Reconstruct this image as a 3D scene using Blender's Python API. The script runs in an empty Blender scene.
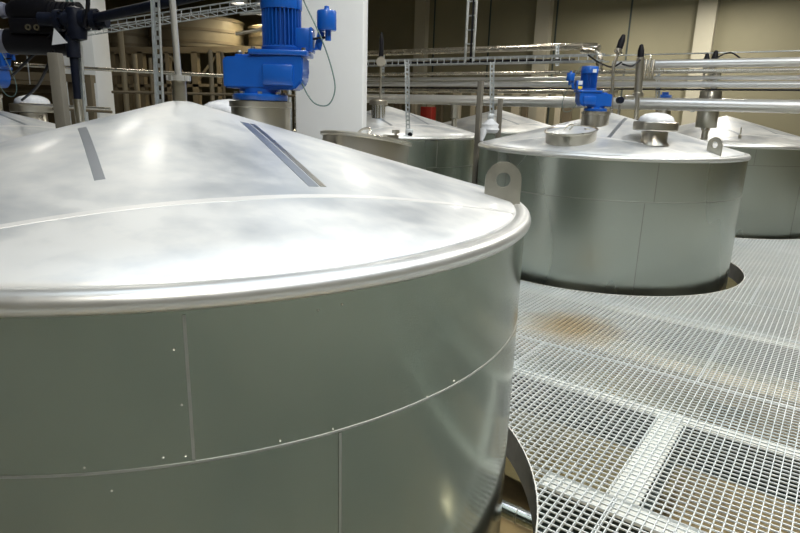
import bpy, bmesh, math, random
from mathutils import Vector, Matrix
random.seed(7)
PI = math.pi
C = bpy.context.scene.collection
# ------------------------------------------------------------------ camera model
FPX, PITCH, ROLL, EYE = 599.6, 0.26038, -0.02834, 1.627
cr, sr, cp, sp = math.cos(ROLL), math.sin(ROLL), math.cos(PITCH), math.sin(PITCH)
up0 = Vector((0, sp, cp)); fwd = Vector((0, cp, -sp)); rx = Vector((1, 0, 0))
cam_r = rx * cr - up0 * sr
cam_u = rx * sr + up0 * cr
cd = bpy.data.cameras.new('camera'); cam = bpy.data.objects.new('camera', cd); C.objects.link(cam)
cam.matrix_world = Matrix(((cam_r.x, cam_u.x, -fwd.x, 0), (cam_r.y, cam_u.y, -fwd.y, 0), (cam_r.z, cam_u.z, -fwd.z, EYE), (0, 0, 0, 1)))
cd.sensor_width = 36; cd.lens = FPX / 800 * 36; cd.clip_start = 0.05; cd.clip_end = 200
bpy.context.scene.camera = cam

def at(u, v, Y):                      # the point seen at (u, v), at distance Y
    a = (u - 400) / FPX; b = -(v - 266.5) / FPX
    d = cam_r * a + cam_u * b + fwd
    return Vector((0, 0, EYE)) + d * (Y / d.y)

A36 = math.radians(-36)
E1 = Vector((math.cos(A36), math.sin(A36), 0)); E2 = Vector((-math.sin(A36), math.cos(A36), 0))
def R(a, b, z=0): return E1 * a + E2 * b + Vector((0, 0, z))     # room axes: a along the back wall, b towards it

def at2(u, v, b):                     # the point seen at (u, v) on the vertical plane E2 = b
    a_ = (u - 400) / FPX; b_ = -(v - 266.5) / FPX
    d = cam_r * a_ + cam_u * b_ + fwd
    return Vector((0, 0, EYE)) + d * (b / d.dot(E2))

# ------------------------------------------------------------------ materials
def nodes(name):
    m = bpy.data.materials.new(name); m.use_nodes = True
    nt = m.node_tree; return m, nt, nt.nodes['Principled BSDF']

def mat(name, col, rough=.5, metal=0, var=0.0, scale=4, rvar=0.0, bump=0, coat=0, stretch=(1, 1, 1), detail=4, col2=None):
    m, nt, p = nodes(name)
    p.inputs['Base Color'].default_value = (*col, 1); p.inputs['Roughness'].default_value = rough
    p.inputs['Metallic'].default_value = metal
    if coat: p.inputs['Coat Weight'].default_value = coat
    if var or rvar or bump or col2:
        tc = nt.nodes.new('ShaderNodeTexCoord'); mp = nt.nodes.new('ShaderNodeMapping'); mp.inputs['Scale'].default_value = stretch
        n = nt.nodes.new('ShaderNodeTexNoise'); n.inputs['Scale'].default_value = scale; n.inputs['Detail'].default_value = detail
        nt.links.new(tc.outputs['Object'], mp.inputs[0]); nt.links.new(mp.outputs[0], n.inputs['Vector'])
        if var or col2:
            r = nt.nodes.new('ShaderNodeValToRGB')
            r.color_ramp.elements[0].position = .3; r.color_ramp.elements[1].position = .7
            lo = tuple(c * (1 - var) for c in col) if not col2 else col2
            r.color_ramp.elements[0].color = (*lo, 1); r.color_ramp.elements[1].color = (*[min(1, c * (1 + var * .5)) for c in col], 1)
            nt.links.new(n.outputs['Fac'], r.inputs[0]); nt.links.new(r.outputs[0], p.inputs['Base Color'])
        if rvar:
            q = nt.nodes.new('ShaderNodeMapRange'); q.inputs['From Min'].default_value = .3; q.inputs['From Max'].default_value = .7
            q.inputs['To Min'].default_value = rough - rvar; q.inputs['To Max'].default_value = rough + rvar
            nt.links.new(n.outputs['Fac'], q.inputs[0]); nt.links.new(q.outputs[0], p.inputs['Roughness'])
        if bump:
            b = nt.nodes.new('ShaderNodeBump'); b.inputs['Strength'].default_value = bump; b.inputs['Distance'].default_value = .01
            nt.links.new(n.outputs['Fac'], b.inputs['Height']); nt.links.new(b.outputs[0], p.inputs['Normal'])
    return m

M = {}
M['lid'] = mat('brushed_lid_steel', (.80, .81, .82), .46, .55, .05, 1.6, .06, detail=6)
def lid_mat():
    m, nt, p = nodes('cloudy_lid_steel')
    p.inputs['Metallic'].default_value = .62; p.inputs['Coat Weight'].default_value = .12; p.inputs['Coat Roughness'].default_value = .13
    tc = nt.nodes.new('ShaderNodeTexCoord'); L = nt.links.new
    mp = nt.nodes.new('ShaderNodeMapping'); mp.inputs['Rotation'].default_value = (0, 0, .7); mp.inputs['Scale'].default_value = (1, 1.25, 1); L(tc.outputs['Object'], mp.inputs[0])
    n1 = nt.nodes.new('ShaderNodeTexNoise'); n1.inputs['Scale'].default_value = 1.9; n1.inputs['Detail'].default_value = 5; n1.inputs['Distortion'].default_value = .6; L(mp.outputs[0], n1.inputs['Vector'])
    n2 = nt.nodes.new('ShaderNodeTexNoise'); n2.inputs['Scale'].default_value = 11; n2.inputs['Detail'].default_value = 6; L(mp.outputs[0], n2.inputs['Vector'])
    ad = nt.nodes.new('ShaderNodeMath'); ad.operation = 'MULTIPLY_ADD'; ad.inputs[1].default_value = .35; L(n2.outputs['Fac'], ad.inputs[0]); L(n1.outputs['Fac'], ad.inputs[2])
    r = nt.nodes.new('ShaderNodeValToRGB'); r.color_ramp.elements[0].position = .50; r.color_ramp.elements[1].position = .80; L(ad.outputs[0], r.inputs[0])
    r.color_ramp.elements[0].color = (.58, .62, .66, 1); r.color_ramp.elements[1].color = (.83, .84, .83, 1); L(r.outputs[0], p.inputs['Base Color'])
    q = nt.nodes.new('ShaderNodeMapRange'); q.inputs['From Min'].default_value = .5; q.inputs['From Max'].default_value = .85; q.inputs['To Min'].default_value = .34; q.inputs['To Max'].default_value = .50
    L(ad.outputs[0], q.inputs[0]); L(q.outputs[0], p.inputs['Roughness'])
    b = nt.nodes.new('ShaderNodeBump'); b.inputs['Strength'].default_value = .12; b.inputs['Distance'].default_value = .02; L(n1.outputs['Fac'], b.inputs['Height']); L(b.outputs[0], p.inputs['Normal'])
    return m
M['lid'] = lid_mat()
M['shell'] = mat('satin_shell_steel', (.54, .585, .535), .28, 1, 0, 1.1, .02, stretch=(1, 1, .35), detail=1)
M['shellnear'] = mat('shaded_polished_shell_steel', (.27, .30, .25), .17, 1, 0, 1.1, .015, stretch=(1, 1, .35), detail=1)  # smoother; dimmer reflections on this tank put into a darker base colour
M['rim'] = mat('rolled_rim_steel', (.78, .79, .78), .36, .85, 0, 14, .04, stretch=(1, 1, 1))
M['weld'] = mat('weld_steel', (.40, .41, .38), .40, 1, 0, 40)
M['band'] = mat('polished_band_steel', (.42, .46, .52), .32, .8, 0, 12, .03)
M['ridge'] = mat('ground_ridge_steel', (.86, .86, .85), .40, .5, 0, 14, .03)
M['steel'] = mat('plain_steel', (.59, .56, .49), .30, 1, 0, 9, .03, detail=1)
M['lugsteel'] = mat('lug_steel', (.46, .45, .39), .38, 1, .12, 18, .06)
M['bright'] = mat('bright_steel', (.85, .85, .84), .15, 1, .05, 9)
M['zinc'] = mat('galvanised_zinc', (.66, .70, .72), .42, .85, .18, 25, .08)
M['pipe'] = mat('clad_pipe_aluminium', (.88, .88, .87), .30, .8, 0, 6, .0)
M['pipe2'] = mat('tarnished_pipe_steel', (.62, .58, .50), .27, 1, 0, 6, .03)
M['blue'] = mat('blue_enamel', (.004, .105, .50), .33, 0, .08, 8, coat=.4)
M['bluedark'] = mat('blue_enamel_fins', (.004, .075, .38), .4, 0, .05, 8)
M['black'] = mat('black_rubber', (.006, .006, .009), .5, 0, 0, 20)
M['navy'] = mat('dark_blue_black_lagging', (.007, .010, .022), .45, 0, .3, 20, bump=.3)
M['white'] = mat('white_wall_paint', (.88, .90, .91), .6, 0, .03, 3)
M['sign'] = mat('white_tag_plastic', (.75, .78, .82), .5)
M['plastic'] = mat('milky_plastic_film', (.80, .82, .85), .25, 0, .08, 30, bump=.5)
M['yellow'] = mat('yellow_label', (.85, .6, .03), .5)
M['orange'] = mat('red_paint', (.35, .03, .02), .5)
M['cable'] = mat('grey_green_cable', (.12, .20, .19), .5)
M['tan'] = mat('tan_frame_paint', (.15, .12, .075), .6, 0, .15, 3)
M['tansilo'] = mat('tan_silo_steel', (.19, .16, .105), .5, .1, .15, 2)
M['greige'] = mat('greige_post_paint', (.22, .205, .17), .5, .2, .12, 5)
M['beige'] = mat('beige_cladding', (.50, .44, .32), .6, 0, .1, 3)
M['beam'] = mat('galvanised_beam', (.78, .79, .74), .55, .0, .12, 8)
M['darkweb'] = mat('dark_green_shade_and_parts', (.035, .05, .045), .6)  # shade on the beam webs put into the colour; also joints and a panel
M['housing'] = mat('lamp_housing', (.35, .36, .36), .45, .6)
M['ceil'] = mat('ceiling_paint', (.72, .72, .70), .8, 0, .05, 1)
M['lowfloor'] = mat('buff_concrete', (.50, .385, .20), .35, 0, .25, 1.2, col2=(.30, .25, .16))
M['pilaster'] = mat('cream_concrete', (.46, .43, .33), .75, 0, .06, 1.5)
M['wall'] = mat('olive_wall_panel', (.235, .215, .135), .7, 0, .10, .6)
M['walldark'] = mat('brown_hall_wall', (.13, .105, .065), .8, 0, .2, .6)
M['glass'] = mat('milky_tube', (.22, .23, .30), .25, 0)

# galvanised grating with the rust stain (a mark of its own on the bars)
def grating_mat():
    m, nt, p = nodes('galvanised_grating')
    p.inputs['Metallic'].default_value = .15; p.inputs['Roughness'].default_value = .45
    tc = nt.nodes.new('ShaderNodeTexCoord')
    n = nt.nodes.new('ShaderNodeTexNoise'); n.inputs['Scale'].default_value = 1.3; n.inputs['Detail'].default_value = 5
    nt.links.new(tc.outputs['Object'], n.inputs['Vector'])
    r = nt.nodes.new('ShaderNodeValToRGB'); r.color_ramp.elements[0].position = .35; r.color_ramp.elements[1].position = .65
    r.color_ramp.elements[0].color = (.78, .84, .85, 1); r.color_ramp.elements[1].color = (.88, .92, .92, 1)
    nt.links.new(n.outputs['Fac'], r.inputs[0])
    mp = nt.nodes.new('ShaderNodeMapping'); mp.vector_type = 'POINT'
    mp.inputs['Location'].default_value = (-1.36, -4.44, 0)
    nt.links.new(tc.outputs['Object'], mp.inputs[0])
    n2 = nt.nodes.new('ShaderNodeTexNoise'); n2.inputs['Scale'].default_value = 7; n2.inputs['Detail'].default_value = 3
    nt.links.new(tc.outputs['Object'], n2.inputs['Vector'])
    mx = nt.nodes.new('ShaderNodeVectorMath'); mx.operation = 'MULTIPLY'; mx.inputs[1].default_value = (1.0, 1.0, 0)
    nt.links.new(mp.outputs[0], mx.inputs[0])
    ln = nt.nodes.new('ShaderNodeVectorMath'); ln.operation = 'LENGTH'; nt.links.new(mx.outputs[0], ln.inputs[0])
    ad = nt.nodes.new('ShaderNodeMath'); ad.operation = 'MULTIPLY_ADD'; ad.inputs[1].default_value = .22; nt.links.new(n2.outputs['Fac'], ad.inputs[0]); nt.links.new(ln.outputs['Value'], ad.inputs[2])
    mr = nt.nodes.new('ShaderNodeMapRange'); mr.inputs['From Min'].default_value = .22; mr.inputs['From Max'].default_value = .56
    mr.inputs['To Min'].default_value = .62; mr.inputs['To Max'].default_value = 0; nt.links.new(ad.outputs[0], mr.inputs[0])
    mix = nt.nodes.new('ShaderNodeMix'); mix.data_type = 'RGBA'; mix.inputs[7].default_value = (.56, .36, .08, 1)
    nt.links.new(mr.outputs[0], mix.inputs[0]); nt.links.new(r.outputs[0], mix.inputs[6]); nt.links.new(mix.outputs[2], p.inputs['Base Color'])
    return m
M['grating'] = grating_mat()

for k_ in ('black', 'navy'): M[k_].node_tree.nodes['Principled BSDF'].inputs['Specular IOR Level'].default_value = .2
def emit(name, col, s):
    m, nt, p = nodes(name)
    p.inputs['Base Color'].default_value = (*col, 1); p.inputs['Emission Color'].default_value = (*col, 1); p.inputs['Emission Strength'].default_value = s
    return m
M['glow'] = emit('lamp_glow', (1, .93, .78), 25)
M['glowwarm'] = emit('warm_lamp_glow', (1, .68, .18), 3)

# ------------------------------------------------------------------ mesh helpers
class MB:
    def __init__(s): s.bm = bmesh.new()
    def box(s, c, size, rot=None, bevel=0):
        c = Vector(c); hx, hy, hz = [v / 2 for v in size]
        rot = rot or Matrix.Identity(3)
        if isinstance(rot, (int, float)): rot = Matrix.Rotation(rot, 3, 'Z')
        vs = [s.bm.verts.new(c + rot @ Vector((x * hx, y * hy, z * hz))) for x in (-1, 1) for y in (-1, 1) for z in (-1, 1)]
        fs = [s.bm.faces.new([vs[i] for i in f]) for f in ((0, 1, 3, 2), (4, 6, 7, 5), (0, 4, 5, 1), (2, 3, 7, 6), (0, 2, 6, 4), (1, 5, 7, 3))]
        if bevel:
            es = list({e for f in fs for e in f.edges})
            bmesh.ops.bevel(s.bm, geom=es, offset=bevel, segments=2, affect='EDGES', profile=.5)
        return s
    def bar(s, a, b, w, h, upv=(0, 0, 1)):
        a, b = Vector(a), Vector(b); d = b - a; L = d.length; d.normalize()
        sd = d.cross(Vector(upv))
        if sd.length < 1e-4: sd = d.cross(Vector((1, 0, 0)))
        sd.normalize(); u = sd.cross(d)
        return s.box((a + b) / 2, (L, w, h), Matrix((d, sd, u)).transposed())
    def tube(s, pts, r, n=14, cap=True):
        pts = [Vector(p) for p in pts]; rings = []
        rr = r if isinstance(r, (list, tuple)) else [r] * len(pts)
        t0 = (pts[1] - pts[0]).normalized(); ref = Vector((0, 0, 1)) if abs(t0.z) < .9 else Vector((1, 0, 0))
        u = t0.cross(ref).normalized()
        for i, p in enumerate(pts):
            t = (pts[min(i + 1, len(pts) - 1)] - pts[max(i - 1, 0)]).normalized()
            u = (u - t * u.dot(t)).normalized(); v = t.cross(u)
            rings.append([s.bm.verts.new(p + (u * math.cos(2 * PI * k / n) + v * math.sin(2 * PI * k / n)) * rr[i]) for k in range(n)])
        for A, B in zip(rings, rings[1:]):
            for k in range(n): s.bm.faces.new((A[k], A[(k + 1) % n], B[(k + 1) % n], B[k])).smooth = True
        if cap:
            s.bm.faces.new(rings[0][::-1]); s.bm.faces.new(rings[-1])
        return s
    def lathe(s, prof, c=(0, 0, 0), n=48, rot=None, closed=False):
        c = Vector(c); rings = []
        for r, z in prof:
            if r < 1e-5: rings.append([s.bm.verts.new(c + (rot @ Vector((0, 0, z)) if rot else Vector((0, 0, z))))])
            else:
                ring = []
                for k in range(n):
                    p = Vector((r * math.cos(2 * PI * k / n), r * math.sin(2 * PI * k / n), z))
                    ring.append(s.bm.verts.new(c + (rot @ p if rot else p)))
                rings.append(ring)
        prs = list(zip(rings, rings[1:])) + ([(rings[-1], rings[0])] if closed else [])
        for A, B in prs:
            if len(A) == 1 and len(B) == 1: continue
            for k in range(n):
                j = (k + 1) % n
                if len(A) == 1: f = (A[0], B[j], B[k])
                elif len(B) == 1: f = (A[k], A[j], B[0])
                else: f = (A[k], A[j], B[j], B[k])
                s.bm.faces.new(f).smooth = True
        return s
    def prism(s, poly, lo, hi, tf=None):          # poly in the xz plane, extruded along y
        tf = tf or (lambda v: v)
        a = [s.bm.verts.new(tf(Vector((x, lo, z)))) for x, z in poly]; b = [s.bm.verts.new(tf(Vector((x, hi, z)))) for x, z in poly]
        s.bm.faces.new(a); s.bm.faces.new(b[::-1]); n = len(poly)
        for i in range(n): s.bm.faces.new((a[i], b[i], b[(i + 1) % n], a[(i + 1) % n]))
        return s
    def build(s, name, m, parent=None, loc=None, sharp=True, fix=True):
        if fix: bmesh.ops.recalc_face_normals(s.bm, faces=s.bm.faces)
        me = bpy.data.meshes.new(name); s.bm.to_mesh(me); s.bm.free(); me.materials.append(m)
        if sharp: me.set_sharp_from_angle(angle=math.radians(38))
        o = bpy.data.objects.new(name, me); C.objects.link(o)
        if parent: o.parent = parent
        if loc is not None: o.location = loc
        return o

def empty(name, loc=(0, 0, 0), rz=0):
    o = bpy.data.objects.new(name, None); C.objects.link(o); o.location = loc; o.rotation_euler = (0, 0, rz); o.empty_display_size = .1
    return o
def tag(o, label, cat, group=None):
    o['label'] = label; o['category'] = cat
    if group: o['group'] = group
    return o
def struct(o): o['kind'] = 'structure'; return o
def spline(pts, n=8):
    pts = [Vector(p) for p in pts]; P = [pts[0] * 2 - pts[1]] + pts + [pts[-1] * 2 - pts[-2]]; out = []
    for i in range(1, len(P) - 2):
        for k in range(n):
            t = k / n; a, b, c, d = P[i - 1:i + 3]
            out.append(.5 * ((2 * b) + (c - a) * t + (2 * a - 5 * b + 4 * c - d) * t * t + (3 * b - a - 3 * c + d) * t ** 3))
    out.append(pts[-1]); return out

# ------------------------------------------------------------------ the tanks
RT, ZR, ZA, ZLOW = 1.4, 1.212, 1.634, -2.35
def zc(r): return 1.262 + (ZA - 1.262) * (1 - r / 1.365)

def strip(mb, p0, p1, w, h, n=26):               # a raised band that follows the cone
    p0, p1 = Vector((*p0, 0)), Vector((*p1, 0)); d = (p1 - p0).normalized(); s = Vector((-d.y, d.x, 0)) * w / 2
    rows = []
    for i in range(n + 1):
        p = p0.lerp(p1, i / n); row = []
        for q, up in ((p - s, -.004), (p - s * .8, h), (p + s * .8, h), (p + s, -.004)):
            row.append(mb.bm.verts.new((q.x, q.y, zc(math.hypot(q.x, q.y)) + up)))
        rows.append(row)
    for A, B in zip(rows, rows[1:]):
        for k in range(3): mb.bm.faces.new((A[k], A[k + 1], B[k + 1], B[k])).smooth = True
    mb.bm.faces.new(rows[0]); mb.bm.faces.new(rows[-1][::-1])

def lug(parent, ang, r=1.30, w=.145, h=.150):
    e = Vector((math.cos(ang), math.sin(ang), 0)); t = Vector((-e.y, e.x, 0)); z0 = zc(r + w / 2) - .02
    mb = MB(); bm = mb.bm; hw = w / 2; hc = h + (zc(r) - z0) - hw; ro = .030
    outer = [(-hw, 0), (hw, 0)] + [(hw * math.cos(a), hc + hw * math.sin(a)) for a in [PI * k / 14 for k in range(15)]]
    inner = [(ro * math.cos(2 * PI * k / 18), hc + ro * math.sin(2 * PI * k / 18)) for k in range(18)]
    # front/back faces built by bridging an outline to the eye
    outer = [(-hw, 0), (-hw * .6, 0), (-hw * .25, 0), (hw * .25, 0), (hw * .6, 0), (hw, 0), (hw, hc * .4), (hw, hc * .75)] + [(hw * math.cos(PI * k / 14), hc + hw * math.sin(PI * k / 14)) for k in range(15)] + [(-hw, hc * .75), (-hw, hc * .4)]
    n = len(outer); inn = []
    for (x, z) in outer:
        a = math.atan2(z - hc, x); inn.append((ro * math.cos(a), hc + ro * math.sin(a)))
    th = .007
    def P(x, z, s): return bm.verts.new(e * (r + x) + t * s + Vector((0, 0, z0 + z)))
    of, ob, nf, nb = [[P(x, z, s) for x, z in L] for L, s in ((outer, th), (outer, -th), (inn, th), (inn, -th))]
    for k in range(n):
        j = (k + 1) % n
        bm.faces.new((of[k], of[j], nf[j], nf[k])); bm.faces.new((ob[j], ob[k], nb[k], nb[j]))
        bm.faces.new((of[j], of[k], ob[k], ob[j])); bm.faces.new((nf[k], nf[j], nb[j], nb[k]))
    return mb.build('lifting_lug', M['lugsteel'], parent)

def make_tank(name_label, c, seams=(), lids='cross', lugs=(), manhole=None, neck=None, collar=None, apex=True, seam_z=.8466, rot=0, group=None):
    t = empty('storage_tank', (c[0], c[1], -3.0)); tag(t, name_label, 'tank', group)
    g = empty('tmp'); bpy.data.objects.remove(g)
    up = 3.0                                       # local z = world z + 3
    class TB(MB):
        def build(s, name, m, parent=None, **k):
            bmesh.ops.translate(s.bm, verts=s.bm.verts, vec=(0, 0, up)); return MB.build(s, name, m, parent, **k)
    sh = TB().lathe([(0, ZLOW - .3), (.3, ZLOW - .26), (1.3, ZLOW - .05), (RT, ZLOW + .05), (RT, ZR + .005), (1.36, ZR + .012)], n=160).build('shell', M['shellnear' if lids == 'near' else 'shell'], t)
    TB().lathe([(1.350, 1.225), (1.398, 1.206), (1.410, 1.208), (1.419, 1.217), (1.421, 1.230), (1.416, 1.244), (1.404, 1.254), (1.388, 1.2585), (1.372, 1.2585), (1.362, 1.252), (1.350, 1.245)], n=160, closed=True).build('rolled_rim', M['rim'], t)
    prof = [(1.365, 1.24), (1.362, 1.2545)] + [(r, zc(r)) for r in (1.35, 1.2, .95, .7, .45, .2, .05)] + [(0, zc(0) - .003)]
    TB().lathe(prof, n=160).build('conical_lid', M['lid'], t)
    for a in (45, 135, 225, 315):
        x, y = .8 * math.cos(math.radians(a)), .8 * math.sin(math.radians(a))
        TB().tube([(x, y, ZLOW - .14), (x, y, -3.0)], .06).build('leg', M['steel'], t)
    # welds
    TB().lathe([(RT - .003, seam_z - .005), (RT + .0022, seam_z - .003), (RT + .0022, seam_z + .003), (RT - .003, seam_z + .005)], n=160, closed=True).build('weld_seam', M['weld'], t)
    for ang, za, zb in seams:
        a = math.radians(ang); mb = TB()
        mb.box(((RT + .0005) * math.cos(a), (RT + .0005) * math.sin(a), (za + zb) / 2), (.004, .007, abs(zb - za)), a)
        mb.build('weld_seam', M['weld'], t)
    if lids == 'near':
        mb = TB(); n = Vector((.59, -.807)); d = Vector((.807, .59)); o = n * .885
        mb2 = mb; strip(mb2, (-.30, -1.262), (.45, -.862), .026, .0016, 20); strip(mb2, (.45, -.862), (1.305, -.345), .026, .0016, 24); mb2.build('lid_seam', M['ridge'], t)
        for p0_, p1_, w_, m_ in (((-.235, -.33), (.062, -.83), .034, 'band'), ((.285, -.11), (.635, -.665), .040, 'band'), ((.312, -.093), (.662, -.648), .024, 'steel')):
            mb = TB(); strip(mb, p0_, p1_, w_, .0012); mb.build('lid_seam', M[m_], t)
    else:
        n = Vector((math.cos(rot), math.sin(rot))); d = Vector((-n.y, n.x)); mb = TB()
        strip(mb, (n * .885 - d)[:], (n * .885 + d)[:], .034, .0016, 30); mb.build('lid_seam', M['ridge'], t)
        for s in (-.40, .195):
            mb = TB(); strip(mb, (d * s + n * .1)[:], (d * s + n * .86)[:], .045, .0015); mb.build('lid_seam', M['band'], t)
    for a, r in lugs:
        l = lug(t, math.radians(a), r); l.location = (0, 0, up)
    if collar:
        x, y = collar; zb = zc(math.hypot(x, y)) - .06
        TB().lathe([(.10, zb), (.140, zb), (.140, 1.605), (.148, 1.608), (.148, 1.633), (.10, 1.636), (.0, 1.636)], (x, y, 0), 48).build('drive_collar', M['steel'], t)
    if manhole:
        x, y = manhole; r0 = math.hypot(x, y); z0 = 1.425
        ax = Vector((-y, x, 0)).normalized(); rm = Matrix.Rotation(math.radians(9.5), 3, ax)
        mr = TB().lathe([(.225, -.16), (.242, -.16), (.242, -.01), (.256, -.005), (.258, .008), (.244, .014), (.236, .004), (.232, -.01)], (x, y, z0 + .02), 56, rm, closed=True).build('manhole_ring', M['steel'], t)
        TB().lathe([(.236, .002), (.20, -.012), (.15, -.006), (.08, .004), (0, .008)], (x, y, z0 + .02), 56, rm).build('manhole_lid', M['lid'], mr)
        b = TB(); dd = Vector((.62, .78, 0)) if lids == 'near' else Vector((.9, .3, 0)); dd.normalize()
        b.bar(Vector((x, y, z0 + .035)) + dd * .16, Vector((x, y, z0 + .03)) + dd * .262, .035, .02)
        p = Vector((x, y, z0)) + dd * .255
        b.tube([p + Vector((0, 0, -.08)), p + Vector((0, 0, .06))], .009, 10); b.lathe([(0, 0), (.022, .0), (.022, .02), (0, .022)], p + Vector((0, 0, .05)), 12)
        b.build('lid_clamp', M['steel'], mr)
        h = TB(); dd2 = Vector((-dd.y, dd.x, 0)); h.tube(spline([Vector((x, y, z0 + .03)) + dd2 * .05 - dd * .05, Vector((x, y, z0 + .075)) + dd2 * .03, Vector((x, y, z0 + .075)) - dd2 * .03, Vector((x, y, z0 + .03)) - dd2 * .05 - dd * .05], 5), .007, 8); h.build('lid_handle', M['steel'], mr)
    if neck:
        x, y = neck; zb = zc(math.hypot(x, y)) - .05
        nk = TB().lathe([(.08, zb), (.150, zb + .02), (.122, zb + .055), (.120, 1.465), (.08, 1.47)], (x, y, 0), 40).build('vent_neck', M['steel'], t)
        TB().lathe([(.10, 1.474), (.195, 1.474), (.203, 1.482), (.203, 1.548), (.195, 1.556), (.10, 1.556)], (x, y, 0), 48).build('vent_flange', M['steel'], nk)
        TB().lathe([(.16, 1.553), (.158, 1.575), (.145, 1.60), (.11, 1.622), (.06, 1.636), (0, 1.642)], (x, y, 0), 40).build('vent_cover', M['plastic'], nk)
    return t

def make_drive(label, loc, rz=0, labels=False, sc=1):
    t = empty('agitator_drive', loc, rz); t.scale = (sc, sc, sc); tag(t, label, 'motor')
    fl = MB().lathe([(0, .0), (.138, .0), (.140, .004), (.140, .028), (.134, .032), (.105, .034), (.105, .062), (0, .062)], n=44).build('mounting_flange', M['blue'], t)
    for k in range(8):
        a = 2 * PI * k / 8 + .2; MB().lathe([(0, 0), (.012, 0), (.012, .012), (0, .012)], (.122 * math.cos(a), .122 * math.sin(a), .031), 6).build('flange_bolt', M['steel'], fl)
    gb = MB(); poly = [(-.160, .058), (.195, .056), (.232, .095), (.238, .15), (.238, .218), (.20, .226), (-.150, .206), (-.160, .198)]
    gb.prism(poly, -.105, .105); bmesh.ops.bevel(gb.bm, geom=list(gb.bm.edges), offset=.008, segments=2, affect='EDGES')
    gb.box((.115, -.104, .125), (.15, .03, .10), bevel=.006); gb.box((.115, .104, .125), (.15, .03, .10), bevel=.006)
    gb.box((-.06, 0, .213), (.10, .12, .02), bevel=.004)
    g = gb.build('gearbox', M['blue'], t)
    MB().box((.115, 0, .232), (.292, .23, .026), bevel=.006).build('motor_plate', M['blue'], t)
    for x in (-.10, -.02): MB().lathe([(0, 0), (.014, 0), (.014, .016), (.006, .024), (0, .024)], (x, 0, .22), 10).build('plug', M['steel'], g)
    for x in (-.01, .24):
        for y in (-.095, .095): MB().lathe([(0, 0), (.011, 0), (.011, .012), (0, .014)], (x, y, .244), 8).build('bolt', M['steel'], g)
    mo = MB(); cx = .118; N = 120; prof = []
    for z0, z1 in ((.245, .445),):
        ring = []
        for k in range(N):
            r = .098 if k % 4 in (0, 1) else .080
            ring.append((r * math.cos(2 * PI * k / N), r * math.sin(2 * PI * k / N)))
        a = [mo.bm.verts.new((cx + x, y, z0)) for x, y in ring]; b = [mo.bm.verts.new((cx + x, y, z1)) for x, y in ring]
        for k in range(N): mo.bm.faces.new((a[k], a[(k + 1) % N], b[(k + 1) % N], b[k]))
        mo.bm.faces.new(a[::-1]); mo.bm.faces.new(b)
    mo.lathe([(0, .243), (.102, .243), (.104, .262), (.09, .27), (0, .27)], (cx, 0, 0), 40)
    m_ = mo.build('motor_body', M['bluedark'], t)
    MB().lathe([(0, .44), (.101, .44), (.103, .446), (.103, .508), (.095, .524), (.05, .53), (0, .53)], (cx, 0, 0), 48).build('fan_cover', M['blue'], t)
    tb = MB().box((.232, 0, .30), (.075, .11, .11), bevel=.008); tb.box((.272, 0, .30), (.012, .118, .118), bevel=.004)
    tb.build('terminal_box', M['blue'], t)
    br = MB().bar((.255, 0, .250), (.298, 0, .262), .035, .008); br.bar((.298, -.0, .258), (.318, 0, .345), .035, .008, (0, 1, 0)); br.bar((.318, 0, .345), (.318, 0, .41), .03, .008, (0, 1, 0))
    br.build('sensor_bracket', M['blue'], t)
    s = MB().lathe([(0, .350), (.046, .350), (.049, .356), (.049, .436), (.045, .444), (.016, .448), (.012, .456), (.012, .464), (0, .468)], (.345, 0, 0), 32)
    s.tube([(.352, 0, .355), (.352, 0, .302)], .015, 12); sn = s.build('sensor', M['blue'], t)
    MB().tube(spline([(.275, -.02, .305), (.31, -.02, .312), (.345, 0, .318)], 5), .006, 8).build('sensor_lead', M['black'], sn)
    MB().tube(spline([(.215, -.05, .53), (.255, -.07, .45), (.33, -.08, .30), (.38, -.08, .16), (.395, -.08, .06), (.36, -.08, -.012), (.29, -.07, -.005), (.235, -.06, .07), (.215, -.07, .15), (.225, -.06, .25)], 8), .0035, 8).build('cable', M['cable'], t)
    if labels:
        MB().box((.118 - .03, .103, .47), (.045, .006, .04)).build('white_label', M['sign'], m_)
        MB().box((.232, .060, .33), (.05, .004, .045)).build('white_label', M['sign'], m_)
        MB().box((.232, .062, .275), (.05, .004, .03)).build('yellow_label', M['yellow'], m_)
    return t

NC = Vector((-.906, 2.503)); FC = Vector((2.263, 6.833)); TC = Vector((5.02, 9.66)); BC = Vector((-.25, 9.35)); CC = Vector((1.85, 12.2)); DC = Vector((-4.0, 5.2))
tn = make_tank('huge foreground stainless steel tank filling the left half, pale conical lid', NC, seams=((-70.9, .853, 1.195), (-56.7, ZLOW + .1, .84), (160, .85, 1.2), (100, -1, .84)), lids='near',
               lugs=((-3, 1.315), (120, 1.3), (240 - 30, 1.3)), manhole=(.70, .90), neck=(-.06, .92), collar=(.21, .50))
make_drive('blue geared motor on the foreground tank, half cut off by the top edge', (NC.x + .21, NC.y + .50, 1.637), sc=.93)
tf = make_tank('stainless steel tank right of centre with open round manhole and wide capped vent', FC, seams=((-88.9, .853, 1.2), (-92.2, ZLOW + .1, .84), (-150, .85, 1.2), (20, -1, .84)),
               lids='far', lugs=((-59.5, 1.28), (60, 1.3)), manhole=(-.62, -.78), neck=(.125, -.97), collar=(-.265, -.36), rot=math.radians(-120))
make_drive('small blue geared motor with white and yellow stickers on the tank right of centre', (FC.x - .275, FC.y - .36, 1.637), PI, True, sc=.84)
make_tank('stainless tank at the right edge behind the manhole tank', TC, seams=((-100, .99, 1.2), (-70, -2, .97)), lids='far', lugs=((60, 1.3),), seam_z=.985, rot=math.radians(-80))
make_tank('grey tank just right of the white column, a valve box hanging over its rim', BC, seams=((-60, .85, 1.2), (-30, -2, .84), (-85, -2, .84)), lids='far', lugs=((150, 1.3),), rot=math.radians(-60))
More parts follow.
